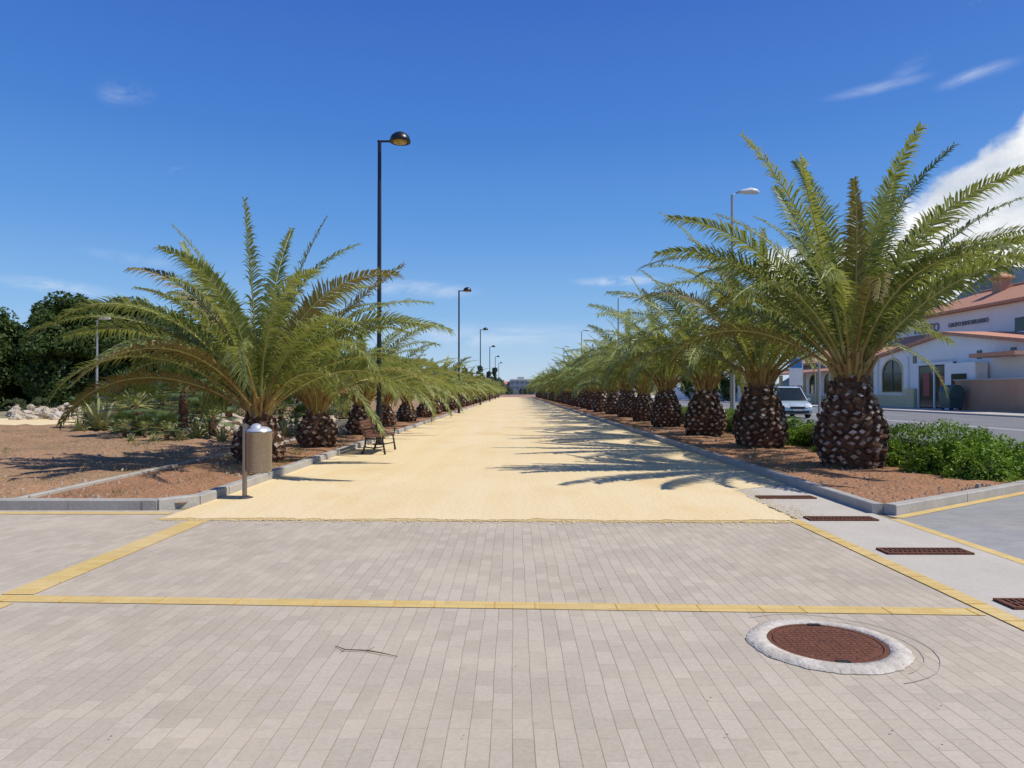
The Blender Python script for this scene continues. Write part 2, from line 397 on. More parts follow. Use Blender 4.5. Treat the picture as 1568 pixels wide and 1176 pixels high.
b.tube([(-1.12,4.50,.014),(-1.04,4.42,.02),(-.90,4.41,.018),(-.80,4.36,.02),(-.70,4.32,.014)],[.002,.003,.004,.003,.0015],6)
b.tube([(-.90,4.41,.018),(-.86,4.44,.03)],[.002,.001],5); b.tube([(-1.04,4.42,.02),(-1.06,4.38,.015)],[.002,.001],5)
b.obj('twig',[M['twig']])

# ------------------------------------------------------------------ palms
def norm(a): return a/np.maximum(np.linalg.norm(a,axis=-1,keepdims=True),1e-9)
def make_palm(seed, L=4.2, nf=60, th=1.9, rmax=.7, nl=62, lw=.030, el_hi=85, el_lo=32, b0=22, b1=78, fr_specs=None, scales=True, lm='palm', lift=None):
    r=np.random.RandomState(seed); b=MB()
    zs=np.array([0,.2,.42,.66,.87,1.0]); rr=np.array([.80,1.0,1.0,.74,.50,.36])
    def rad(t): return float(np.interp(t,zs,rr))*(rmax-.09)
    prof=[(rad(0)*.98,-.1)]+[(rad(t)*.98,t*th) for t in np.linspace(0,1,12)]+[(.05,th*1.02)]
    b.revolve(prof,0,0,20,0)
    dz=.115 if scales else .2; z=.02; row=0
    while z<th*1.02:
        t=min(1,z/th); R0=rad(t); sl=(rad(min(1,t+.05))-rad(max(0,t-.05)))/(.1*th)
        k=max(8,int(round(2*math.pi*R0/(.205 if scales else .34))))
        for j in range(k):
            a=2*math.pi*(j+(.5 if row%2 else 0))/k + r.uniform(-.08,.08)
            rad_v=np.array([math.cos(a),math.sin(a),0]); tan=np.array([-math.sin(a),math.cos(a),0])
            up=norm(np.array([rad_v[0]*sl,rad_v[1]*sl,1.0])); out=norm(np.cross(tan,up))
            if out@rad_v<0: out=-out
            P=rad_v*R0*.97+np.array([0,0,z+r.uniform(-.03,.03)])
            w=math.pi*R0/k*r.uniform(.75,1.05); h=(.10 if scales else .17)*r.uniform(.75,1.15); e=r.uniform(.04,.12)
            base=[P-tan*w,P-up*h,P+tan*w,P+up*h]
            tl=r.uniform(-.03,.03)
            Q=P+out*e+up*e*.45; s=r.uniform(.55,.85)
            top=[Q-tan*w*s+up*tl,Q-up*h*s*.7,Q+tan*w*s-up*tl,Q+up*h*s*.6+out*.005]
            b.add(base+top,[(0,1,5,4),(1,2,6,5),(2,3,7,6),(3,0,4,7)],0)
            b.add([p+out*.0015 for p in top],[(0,1,2,3)],1)
        z+=dz; row+=1
    for i in range(46 if scales else 20):
        a=i*2.39996; t=i/46; el=R(58+25*t); R0=rad(1)*1.05
        d=np.array([math.cos(a)*math.cos(el),math.sin(a)*math.cos(el),math.sin(el)])
        P=np.array([math.cos(a)*R0,math.sin(a)*R0,th*(.9+.1*t)])
        ln=r.uniform(.25,.6); b.tube([P,P+d*ln*.5,P+d*ln],[.05,.04,.03],5,4)
    specs=[]
    for i in range(nf):
        t=(i+.5)/nf
        el=el_hi-(el_hi-el_lo)*t**.8+r.uniform(-7,7); bend=b0+(b1-b0)*t**.6+r.uniform(-15,20)
        az=i*2.39996+r.uniform(-.3,.3)
        if lift and math.cos(az)>.25: el=max(el,lift+r.uniform(-4,6)); bend=min(bend,74+r.uniform(-8,8))
        specs.append((az,el,bend,L*(1.0-.06*t)*r.uniform(.80,1.06),t))
    if fr_specs: specs+=fr_specs
    for sp_ in specs:
        (az,el,bend,Lf,t)=sp_[:5]
        ns=16 if scales else 9; s=np.linspace(0,1,ns)
        ang=R(1)*(el-bend*(.35*s+.65*s**2.0))
        hd=np.array([math.cos(az),math.sin(az),0]); S=np.array([-math.sin(az),math.cos(az),0])
        curl=r.uniform(-.5,.5)
        step=Lf/(ns-1); T=np.stack([hd*math.cos(a)+np.array([0,0,math.sin(a)])+S*curl*ss*ss for a,ss in zip(ang,s)])
        T=norm(T); Pn=np.zeros((ns,3)); r0=rad(1)*(.25+.6*t)
        Pn[0]=hd*r0+np.array([0,0,th*(1.0-.01*t)])
        for i in range(1,ns): Pn[i]=Pn[i-1]+(T[i-1]+T[i])/2*step
        old = (t>.85 and r.rand()<.2) or r.rand()<.03 or len(sp_)>5
        if scales: b.tube(Pn[:5],[.05,.035,.028,.024,.021],5,4 if t>.5 else 3,False)
        else: b.tube(Pn[:5],[.05,.04,.03,.025,.02],3,3,False)
        b.tube(Pn[4:],[.021-.014*i/(ns-5) for i in range(ns-4)],4 if scales else 3,3,False)
        ls=np.linspace(.13,.998,nl); ls=ls+r.uniform(-.004,.004,nl)
        P=np.stack([np.interp(ls,s,Pn[:,k]) for k in range(3)],1); TT=norm(np.stack([np.interp(ls,s,T[:,k]) for k in range(3)],1))
        tw=r.uniform(-.8,.8)
        for side in (-1,1):
            SS=np.tile(S,(nl,1)); NN=norm(np.cross(TT,SS)*1.0); NN*=np.sign(NN[:,2:3]+1e-6)
            SS2=norm(SS*math.cos(tw)+NN*math.sin(tw)); NN2=norm(np.cross(SS2,TT)); NN2*=np.sign(np.sum(NN2*NN,1,keepdims=True))
            prof=np.clip((ls-.07)*3.4,.12,1)*np.clip((1.16-ls)*1.9,.34,1)
            ln=.45*(Lf/4.2)*prof*r.uniform(.82,1.12,nl)
            aa=.52+.50*ls**3+r.uniform(-.12,.12,nl); bb=.86-.12*ls; cc=.34+r.uniform(-.28,.22,nl)
            D=norm(TT*aa[:,None]+SS2*(side*bb)[:,None]+NN2*cc[:,None])
            Wd=norm(np.cross(D,NN2)); w=(lw*np.clip(1.15-.4*ls,.5,1))[:,None]
            mid=P+D*(ln*.5)[:,None]; mid[:,2]-=ln*.04
            tip=P+D*(ln*.94)[:,None]; tip[:,2]-=ln*r.uniform(.18,.55,nl)
            V=np.stack([P-Wd*w*.4,P+Wd*w*.4,mid-Wd*w*.5,mid+Wd*w*.5,tip-Wd*.003,tip+Wd*.003],1).reshape(-1,3)
            ii=np.arange(nl)*6
            Fq=np.concatenate([np.stack([ii,ii+1,ii+3,ii+2],1),np.stack([ii+2,ii+3,ii+5,ii+4],1)])
            b.add(V.tolist(),Fq.tolist(),5 if old else 2)
    return b.mesh('palm_mesh',[M['bark'],M['cut'],M[lm],M['rachis'],M['petiole'],M['palmold']])

pi=math.pi
pR1=make_palm(3,5.0,32,1.9,.70,116,.038,84,46,34,96, fr_specs=[(0.15,60,62,5.4,.5),(-.3,66,50,5.1,.3),(3.3,60,84,5.1,.4),(3.0,68,70,5.1,.3),(.1,54,62,5.2,.7),(.5,74,26,5.0,.1),(1.5,80,14,5.0,.1),(-1.75,66,120,3.9,.9,1),(2.2,76,30,5.0,.2),(-.1,72,96,4.8,.4)],lift=56)
pR2=make_palm(5,4.8,36,1.65,.68,84,.040,84,42,44,112)
pR3=make_palm(8,4.7,36,1.55,.68,84,.040,84,42,44,112)
pL1=make_palm(11,4.5,34,1.05,.56,110,.038,84,40,42,106, fr_specs=[(pi,55,88,5.2,.5),(pi-.25,48,70,5.0,.5),(0.0,54,76,4.7,.5),(pi+.35,66,100,4.8,.4),(2.7,62,14,4.7,.3),(.3,56,20,4.4,.3,1),(4.6,86,24,4.4,.1),(1.4,84,26,4.4,.1),(3.5,80,34,4.5,.1),(5.9,78,40,4.5,.1),(.2,64,92,4.5,.3)])
pL2=make_palm(14,3.5,34,.95,.52,66,.038,84,38,48,112)
pL3=make_palm(17,3.6,34,1.0,.52,66,.038,84,38,48,112)
fR=make_palm(21,4.7,34,1.6,.68,36,.078,84,40,44,112,scales=False,lm='palmfar')
fR2=make_palm(22,4.7,34,1.6,.68,36,.078,84,40,44,112,scales=False,lm='palmfar')
fL=make_palm(23,3.6,30,1.0,.52,32,.072,84,38,48,112,scales=False,lm='palmfar')
inst('palm_tree',pR1,(6.77,14.5,.08)); inst('palm_tree',pL1,(-5.4,15.2,.1))
yr=[19.7,25.3,31.0]
while yr[-1]<205: yr.append(yr[-1]+5.75)
for i,y in enumerate(yr):
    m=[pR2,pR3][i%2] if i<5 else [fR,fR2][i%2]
    inst('palm_tree',m,(6.6+rng.uniform(-.12,.12),y+rng.uniform(-.3,.3),.07),rng.uniform(0,6.28),rng.uniform(.94,1.10))
yl=[19.6,25.2,31]
while yl[-1]<205: yl.append(yl[-1]+5.75)
for i,y in enumerate(yl):
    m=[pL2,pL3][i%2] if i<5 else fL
    inst('palm_tree',m,(-5.45+rng.uniform(-.15,.15),y+rng.uniform(-.3,.3),.08),rng.uniform(0,6.28),rng.uniform(.98,1.2))

# ------------------------------------------------------------------ leafy things
def leaves(b,C,size,r,mat,outc=None):
    n=len(C)
    nrm=norm(r.normal(size=(n,3))+np.array([0,0,.5])+(norm(C-outc)*.8 if outc is not None else 0))
    t=norm(np.cross(nrm,r.normal(size=(n,3)))); s=np.cross(nrm,t)
    sz=(size*r.uniform(.6,1.3,n))[:,None]
    V=np.stack([C-t*sz,C+s*sz*.45,C+t*sz,C-s*sz*.45],1).reshape(-1,3); ii=np.arange(n)*4
    b.add(V.tolist(),np.stack([ii,ii+1,ii+2,ii+3],1).tolist(),mat)
def make_tree(seed,h=9,rad=3.2,leaf=.2,n=7500,mat='tree',low=.15,pointy=0,nc=34,cs=.33):
    r=np.random.RandomState(seed); b=MB()
    b.tube([(0,0,-.1),(.1,.05,h*.2),(-.05,.1,h*.45),(0,0,h*.8)],[.22,.17,.12,.04],8,0)
    cl=[]
    for i in range(nc):
        u=r.uniform(low,1); w=math.sin(math.pi*min(1,max(.06,(u-low*.5)/(1.02-low*.5)))**(.75))**.7
        if pointy: w=(1-u)**.6*.9+.08
        a=r.uniform(0,6.28); q=rad*w*r.uniform(.45,1.0); cl.append((q*math.cos(a),q*math.sin(a),h*u*r.uniform(.93,1.0)))
    for c in cl[:14]: b.tube([(0,0,max(.5,c[2]*.55)),(c[0]*.5,c[1]*.5,c[2]*.82),c],[.07,.045,.015],5,0)
    cen=np.array([0,0,h*.5])
    for c in cl:
        k=int(n/nc*r.uniform(.6,1.4)); g=r.normal(size=(k,3)); g=g/np.maximum(1,np.linalg.norm(g,axis=1,keepdims=True)/1.5)
        C=np.array(c)+g*np.array([.62,.62,.5])*rad*cs*r.uniform(.7,1.15)
        leaves(b,C,leaf,r,1,cen)
    return b.mesh('tree_mesh',[M['trunk'],M[mat]])
T1=make_tree(1,9.2,3.6,.2,14000,nc=48,cs=.36,low=.08); T2=make_tree(2,8.4,3.2,.2,12000,nc=44,cs=.36,low=.08); T3=make_tree(3,10.2,2.6,.2,11000,nc=44,cs=.36,low=.08)
TF=make_tree(7,8.5,3.6,.45,2200,'treefar'); TP=make_tree(4,9,2.0,.4,2400,'treefar',.05,1)
TG=make_tree(6,4,2.4,.10,5000,'tree2',.05,nc=18,cs=.3)
def px(p,d): return (p-VX)*d/F
for (p,d,m,s) in [(-60,60,T1,.98),(-12,66,T2,1.08),(35,68,T2,.88),(66,66,T3,.96),(95,61,T1,1.03),(126,66,T3,1.02),(152,63,T1,.86),(176,66,T3,1.0),(203,62,T1,1.0),(236,64,T3,.88),(262,68,T2,1.08),(285,66,T1,.85),
                  (305,76,T1,.88),(340,80,T2,.95),(375,84,T1,.85),(415,90,T2,.95),(455,95,T2,.9),(500,100,T1,.85),(550,110,T2,.95),(-20,85,T2,1.1),(140,88,T1,1.15),(50,90,T2,1.1),(220,88,T1,1.15),(100,84,T1,1.05)]:
    inst('broadleaf_tree',m,(px(p,d),d,0),rng.uniform(0,6.28),s)
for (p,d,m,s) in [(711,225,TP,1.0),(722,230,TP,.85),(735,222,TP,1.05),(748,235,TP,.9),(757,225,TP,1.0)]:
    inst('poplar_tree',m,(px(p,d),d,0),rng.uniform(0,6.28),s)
for (x,y,m,s) in [(33.5,112,T2,.7),(33,125,T1,.7),(34,140,T2,.8),(40,118,T1,.8),(33.5,160,T1,.8)]:
    inst('broadleaf_tree',m,(x,y,0),rng.uniform(0,6.28),s)
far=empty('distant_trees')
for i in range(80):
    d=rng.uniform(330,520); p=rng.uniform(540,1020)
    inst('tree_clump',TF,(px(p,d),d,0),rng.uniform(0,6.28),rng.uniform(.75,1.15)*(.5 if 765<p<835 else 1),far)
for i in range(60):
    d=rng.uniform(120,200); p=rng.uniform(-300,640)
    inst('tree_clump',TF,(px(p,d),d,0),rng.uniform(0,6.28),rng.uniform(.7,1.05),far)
for (p,d,s) in [(262,34,.45),(300,36,.55),(332,34,.5),(222,38,.5),(480,34,.42),(510,40,.5),(355,31,.4),(246,26,.20),(228,24.5,.18),(272,27,.22),(430,30,.36),(200,37,.4),(130,47,.35),(60,50,.3),(250,44,.7),(165,42,.4),(290,46,.8),(20,48,.35)]:
    inst('garden_shrub',TG,(px(p,d),d,-.05),rng.uniform(0,6.28),(s,s,s*rng.uniform(.7,1.1)))

def make_hedge(seed,L=4,W=.95,Hh=.72,n=5200,leaf=.032):
    r=np.random.RandomState(seed); b=MB(); C=[]
    for i in range(n):
        u=r.uniform(-L/2,L/2); a=r.uniform(-.15,math.pi+.15)
        hh=Hh*(1+.30*mnoise.noise(Vector((u*1.1+seed*7,.3,0)))+.22*mnoise.noise(Vector((u*3.3,math.cos(a)*1.5,seed))))
        ww=W/2*(1+.2*mnoise.noise(Vector((u*1.6,5,seed))))
        q=1-abs(r.normal()*.10); ex=.55
        x=ww*q*math.copysign(abs(math.cos(a))**ex,math.cos(a)); z=max(.01,hh*q*abs(math.sin(a))**ex*math.copysign(1,math.sin(a)))
        C.append((x+r.normal()*.015,u,z+r.normal()*.02))
    leaves(b,np.array(C),leaf,r,0,np.array([0,0,.2]))
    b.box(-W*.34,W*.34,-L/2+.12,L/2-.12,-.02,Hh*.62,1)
    return b.mesh('hedge_mesh',[M['hedge'],M['core']])
he=empty('boxwood_hedge')
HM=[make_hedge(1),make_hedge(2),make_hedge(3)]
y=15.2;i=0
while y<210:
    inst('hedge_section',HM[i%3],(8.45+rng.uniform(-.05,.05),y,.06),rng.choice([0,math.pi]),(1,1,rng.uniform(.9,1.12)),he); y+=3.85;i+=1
def make_bush(seed,r0=.5,n=3000,leaf=.034):
    r=np.random.RandomState(seed); b=MB(); C=[]
    for i in range(n):
        d=norm(r.normal(size=3)); d[2]=abs(d[2]); q=r0*(1-abs(r.normal())*.16)*(1+.45*mnoise.noise(Vector(d*2.8+seed)))
        C.append(d*q*np.array([1,1,.95]))
    leaves(b,np.array(C),leaf,r,0,np.array([0,0,0]))
    for i in range(40):
        a=r.uniform(0,6.28); q=r.uniform(0,r0*.7); x=q*math.cos(a); y=q*math.sin(a); z0=r0*.75; l=r.uniform(.08,.24)
        C2=np.array([(x+r.normal()*.015,y+r.normal()*.015,z0+l*k/7) for k in range(8)]); leaves(b,C2,leaf*.9,r,0,None)
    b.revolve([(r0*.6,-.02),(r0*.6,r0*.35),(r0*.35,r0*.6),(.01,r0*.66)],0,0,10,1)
    return b.mesh('bush_mesh',[M['hedge'],M['core']])
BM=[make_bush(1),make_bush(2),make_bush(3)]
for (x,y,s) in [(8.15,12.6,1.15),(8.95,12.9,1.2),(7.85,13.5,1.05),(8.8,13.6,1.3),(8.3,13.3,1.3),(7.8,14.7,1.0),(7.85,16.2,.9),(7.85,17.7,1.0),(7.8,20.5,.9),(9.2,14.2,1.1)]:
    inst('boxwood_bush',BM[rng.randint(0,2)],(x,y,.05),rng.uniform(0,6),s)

def make_fan(seed,th=.9,pl=.7,nleaf=34,blade=.5):
    r=np.random.RandomState(seed); b=MB()
    b.tube([(0,0,-.05),(0,0,th*.5),(.03,0,th)],[.13,.15,.11],9,0)
    for i in range(nleaf):
        az=i*2.4; t=(i+.5)/nleaf; el=R(80-100*t+r.uniform(-8,8))
        d=np.array([math.cos(az)*math.cos(el),math.sin(az)*math.cos(el),math.sin(el)])
        P0=np.array([0,0,th]); P1=P0+d*pl*r.uniform(.8,1.1); b.tube([P0,P1],[.012,.009],4,2,False)
        S=np.array([-math.sin(az),math.cos(az),0]); k=17
        for j in range(k):
            a=R(-105+210*j/(k-1)); D=d*math.cos(a)+S*math.sin(a); D=D+np.array([0,0,-.12])
            nrm=np.cross(d,S); w=.026; W=norm(np.cross(D,nrm))
            e=P1+D*blade*r.uniform(.85,1.05); m=P1+D*blade*.55
            b.add([P1,m-W*w,e,m+W*w],[(0,1,2,3)],1)
    return b.mesh('fan_palm_mesh',[M['bark'],M['fan'],M['rachis']])
FP=make_fan(1); FP2=make_fan(2,1.4,.7,36,.55)
for (p,d,m,s) in [(208,24.5,FP,1.2),(280,26.5,FP2,1.15),(245,31,FP,1.2),(190,23,FP,.5),(222,23,FP,.45),(325,23.5,FP,.85),(350,27,FP2,.9),(172,34,FP,1.1),(465,25.5,FP,.6),(305,30,FP2,.9),(130,30,FP,.8),(430,27,FP2,.65),(255,22,FP,.5)]:
    inst('fan_palm',m,(px(p,d),d,.05),rng.uniform(0,6),s)
def make_agave(seed,n=34,L=1.0,w=.07):
    r=np.random.RandomState(seed); b=MB()
    for i in range(n):
        az=i*2.4; t=(i+.5)/n; el=R(85-65*t); P=np.zeros(3); pts=[]
        S=np.array([-math.sin(az),math.cos(az),0]); l=L*r.uniform(.8,1.1)
        for k in range(5):
            e=el-R(22*t)*k; pts.append(P.copy()); P=P+np.array([math.cos(az)*math.cos(e),math.sin(az)*math.cos(e),math.sin(e)])*l/4
        ws=[w*.8,w,w*.85,w*.5,.004]; vs=[];fs=[]
        for k in range(5): vs+=[pts[k]-S*ws[k],pts[k]-np.array([0,0,ws[k]*.4]),pts[k]+S*ws[k]]
        for k in range(4): fs+=[(3*k,3*k+1,3*k+4,3*k+3),(3*k+1,3*k+2,3*k+5,3*k+4)]
        b.add(vs,fs,0)
    return b.mesh('agave_mesh',[M['agave']])
AG=make_agave(1)
for (p,d,s) in [(155,28,1.6),(166,29,1.35),(144,29.5,1.25),(182,26,.85),(262,23.5,.7),(240,26,.8),(300,23.5,.85),(322,25,1.1),(275,22,.5),(435,24,.8),(450,26,.95),(200,21.5,.4),(235,21,.45),(120,27,.7),(340,21.5,.6)]:
    inst('agave_plant',AG,(px(p,d),d,.03),rng.uniform(0,6),s)

def rocks(name,items,seed):
    r=np.random.RandomState(seed); b=MB()
    bm=bmesh.new(); bmesh.ops.create_icosphere(bm,subdivisions=3,radius=1); V=[v.co.copy() for v in bm.verts]; Fc=[[v.index for v in f.verts] for f in bm.faces]; bm.free()
    for (x,y,z,s) in items:
        o=Vector(r.uniform(-50,50,3)); sx,sy,sz=r.uniform(.7,1.2,3); vs=[]
        for v in V:
            k=1+.35*mnoise.noise(v*1.2+o)+.15*mnoise.noise(v*3+o)
            c=mnoise.cell(v*1.6+o)*.14
            vs.append((x+v.x*s*sx*(k+c),y+v.y*s*sy*(k+c),z+v.z*s*sz*.75*(k+c)))
        b.add(vs,Fc,0)
    return b.obj(name,[M['rock']])
def pile(n,d0,d1,p0,p1,s0,s1,zz,seed):
    it=[]
    for i in range(n):
        d=rng.uniform(d0,d1); p=rng.uniform(p0,p1); it.append((px(p,d),d,.05+rng.uniform(0,zz)*(1 if i%2 else .2),rng.uniform(s0,s1)))
    rocks('boulder_pile',it,seed)
pile(46,40,50,15,125,.15,.5,.8,1); pile(34,25,31,292,372,.15,.45,.5,2); pile(26,25,33,405,520,.15,.45,.35,3); pile(10,31,35,180,260,.15,.35,.2,4)

r=np.random.RandomState(9); b=MB()
for i in range(1500):
    if i%3==0: x=r.uniform(4.95,7.6); y=max(9.6+(x-4.8)*.69,r.uniform(9.6,30))
    else: x=r.uniform(-14,-4.65); y=10+20*r.rand()**1.5
    s=r.uniform(.008,.028) if r.rand()<.96 else r.uniform(.04,.06)
    z=.11; vs=[(x+s*r.uniform(.7,1.3)*math.cos(a),y+s*math.sin(a),z-.02) for a in np.linspace(0,5.2,6)]
    top=[(x+s*.6*math.cos(a),y+s*.6*math.sin(a),z+s*.8) for a in np.linspace(0,5.2,6)]
    b.add(vs+top,[(k,(k+1)%6,6+(k+1)%6,6+k) for k in range(6)]+[(6,7,8,9,10,11)],0)
b.obj('pebbles',[M['stone']])
b=MB()
for i in range(3000):
    if i%5==0: x=r.uniform(4.95,7.7); y=r.uniform(13,40)
    else: x=r.uniform(-20,-7.2) if i%5>1 else r.uniform(-6.7,-4.7); y=10.2+20*r.rand()
    if mnoise.noise(Vector((x*.6,y*.5,1)))<.0: continue
    for k in range(9):
        a=r.uniform(0,6.28); l=r.uniform(.03,.13); w=.005; e=r.uniform(.5,1.3); dx=math.cos(a)*math.cos(e)*l; dy=math.sin(a)*math.cos(e)*l
        ox,oy=r.normal(size=2)*.05
        b.add([(x+ox-w,y+oy,.07),(x+ox+w,y+oy,.07),(x+ox+dx,y+oy+dy,.10+math.sin(e)*l)],[(0,1,2)],0)
b.obj('dry_grass',[M['dry']])
b=MB()
for i in range(420):
    x=r.uniform(-8,8) if i%2 else r.uniform(-4,4.4); y=r.uniform(2.6,9) if i%2 else r.uniform(9.2,24)
    if abs(x)>4.4 and y>9: continue
    s=r.uniform(.003,.010); a=r.uniform(0,6.28); z=.024
    b.add([(x+s*math.cos(a),y+s*math.sin(a),z),(x-s*.5*math.sin(a),y+s*.5*math.cos(a),z+.004),(x-s*math.cos(a),y-s*math.sin(a),z),(x+s*.5*math.sin(a),y-s*.5*math.cos(a),z+.003)],[(0,1,2,3)],0)
b.obj('leaf_litter',[M['twig']])

# ------------------------------------------------------------------ street furniture
def street_lamp(x,y,h=9.15):
    e=empty('street_lamp',(x,y,0))
    b=MB(); b.tube([(0,0,0),(0,0,1.2),(0,0,1.22),(0,0,h)],[.095,.09,.07,.055],14,0); b.box(-.16,.16,-.16,.16,.02,.045,0)
    for s in (-1,1):
        for t in (-1,1): b.tube([(s*.12,t*.12,.045),(s*.12,t*.12,.08)],[.015,.015],6,0)
    b.obj('pole',[M['black']],parent=e)
    b=MB(); b.tube([(-.06,0,h-.02),(.35,0,h-.02),(.5,0,h+.02)],[.035,.035,.03],8,0); b.obj('arm',[M['black']],parent=e)
    b=MB(); cx=.62
    prof=[(.0,h+.25),(.08,h+.245),(.18,h+.21),(.26,h+.14),(.305,h+.04),(.315,h-.05),(.30,h-.055),(.22,h-.03),(.20,h-.01)]
    b.revolve(prof,cx,0,24,0); b.tube([(cx,0,h+.24),(cx,0,h+.28)],[.04,.03],8,0); b.obj('dome_shade',[M['black']],smooth=True,parent=e)
    b=MB(); b.revolve([(.21,h-.01),(.19,h-.07),(.11,h-.10),(0.001,h-.105)],cx,0,24,0); b.obj('diffuser',[M['amber']],smooth=True,parent=e)
for y in (21.5,53.5,87,120,154,188): street_lamp(-4.06 if y<40 else -4.15,y)
def road_lamp(x,y,h=9.9,arm=.9):
    e=empty('road_lamp',(x,y,0)); b=MB()
    b.tube([(0,0,0),(0,0,h-.1),(arm*.3,0,h+.02),(arm*.5,0,h+.02)],[.1,.055,.045,.04],10,0); b.obj('pole',[M['galv']],parent=e)
    b=MB(); x0=arm*.35
    b.tube([(x0-.05,0,h+.02),(x0+.1,0,h+.03),(x0+.45,0,h+.06),(x0+.7,0,h+.03),(x0+.8,0,h)],[.05,.09,.14,.11,.03],12,0)
    b.obj('luminaire',[M['lampwhite']],smooth=True,parent=e)
for y in (29.5,62,96,130): road_lamp(8.95,y,9.8)
road_lamp(px(147,52),52,6.9,.5)
b=MB(); b.tube([(0,0,0),(0,0,4.0)],[.06,.06],10,0); b.tube([(0,0,4.0),(0,0,4.1)],[.075,.075],10,0); b.obj('metal_post',[M['galv']],loc=(14.6,34.5,0))
b=MB(); b.tube([(0,0,0),(0,0,3.9)],[.11,.1],12,0); b.tube([(0,0,3.9),(0,0,3.96)],[.12,.05],12,0); b.obj('metal_post',[M['galv']],loc=(9.15,30.2,0))

e=empty('litter_bin',(-4.02,10.7,0))
b=MB(); b.tube([(0,0,.02),(0,0,1.12)],[.034,.034],14,0); b.tube([(0,0,.02),(0,0,.05)],[.075,.07],14,0); b.tube([(0,0,1.12),(0,0,1.13)],[.034,.01],14,0)
b.tube([(0,0,.98),(.05,0,.98)],[.018,.018],8,0); b.tube([(0,0,.55),(.05,0,.55)],[.018,.018],8,0); b.obj('post',[M['steel']],parent=e)
b=MB(); cx=.215
b.revolve([(.001,.41),(.165,.41),(.178,.425),(.182,.44),(.182,.99),(.187,.995),(.187,1.01),(.18,1.015)],cx,.0,32,0); b.obj('drum',[M['steel']],smooth=True,parent=e)
b=MB(); prof=[(.18,1.012),(.17,1.04),(.13,1.07),(.07,1.085),(.001,1.09)]; b.revolve(prof,cx,.0,32,0)
b.obj('lid',[M['steelcap']],smooth=True,parent=e)
b=MB(); b.revolve([(.001,0),(.075,0),(.082,.006),(.06,.03),(.001,.04)],0,0,20,0); o=b.obj('ashtray_cap',[M['steelcap']],smooth=True,parent=e); o.location=(cx-.02,-.09,1.075); o.rotation_euler=(R(35),0,0)

e=empty('park_bench',(-3.55,18.0,.022))
b=MB()
for yy in (.12,1.68):
    for (p,rr) in [([(.28,yy,0),(.25,yy,.2),(.22,yy,.40)],[.03,.022,.025]),([(-.30,yy,0),(-.22,yy,.22),(-.2,yy,.40),(-.26,yy,.62),(-.36,yy,.84)],[.03,.024,.026,.022,.018]),
                   ([(-.2,yy,.40),(0,yy,.385),(.24,yy,.41)],[.022,.02,.022]),([(-.26,yy,.2),(0,yy,.15),(.25,yy,.2)],[.015,.015,.015]),
                   ([(-.27,yy,.62),(0,yy,.66),(.2,yy,.65),(.27,yy,.6),(.25,yy,.41)],[.016,.018,.018,.018,.016])]: b.tube(p,rr,8,0)
b.obj('iron_frame',[M['black']],parent=e,smooth=True)
b=MB()
for i in range(6):
    x=-.19+i*.085; z=.425+.004*abs(i-2.5); b.box(x-.035,x+.035,0,1.8,z,z+.028,0)
b.obj('seat',[M['wood']],parent=e)
b=MB()
for i in range(5):
    z=.50+i*.078; x=-.225-(z-.45)*.33; b.box(x-.013,x+.013,0,1.8,z-.032,z+.032,0)
b.obj('backrest',[M['wood']],parent=e)

# ------------------------------------------------------------------ road & vehicles
sheet('road',[(9.6,-60),(31,-60),(31,420),(9.6,420)],.014,M['asphalt'])
b=MB()
for yy in range(-40,300,8):
    b.add([(14.6,yy,.02),(14.72,yy,.02),(14.72,yy+3.5,.02),(14.6,yy+3.5,.02)],[(0,1,2,3)],0)
    b.add([(26,yy,.02),(26.12,yy,.02),(26.12,yy+3.5,.02),(26,yy+3.5,.02)],[(0,1,2,3)],0)
for xx in (10.1,20.6,21.0,30.5): b.add([(xx,-60,.02),(xx+.15,-60,.02),(xx+.15,400,.02),(xx,400,.02)],[(0,1,2,3)],0)
b.obj('road_markings',[M['white']])
kerb('road_kerb',[((31.1,-10),(31.1,300),0)],.2,.14,M['concrete'],6)
kerb('road_kerb',[((9.5,12.6),(9.5,300),0)],.16,.14,M['concrete'],6)
b=MB(); b.box(31.22,60,20,300,0,.12,0); b.obj('far_pavement',[M['concrete']])

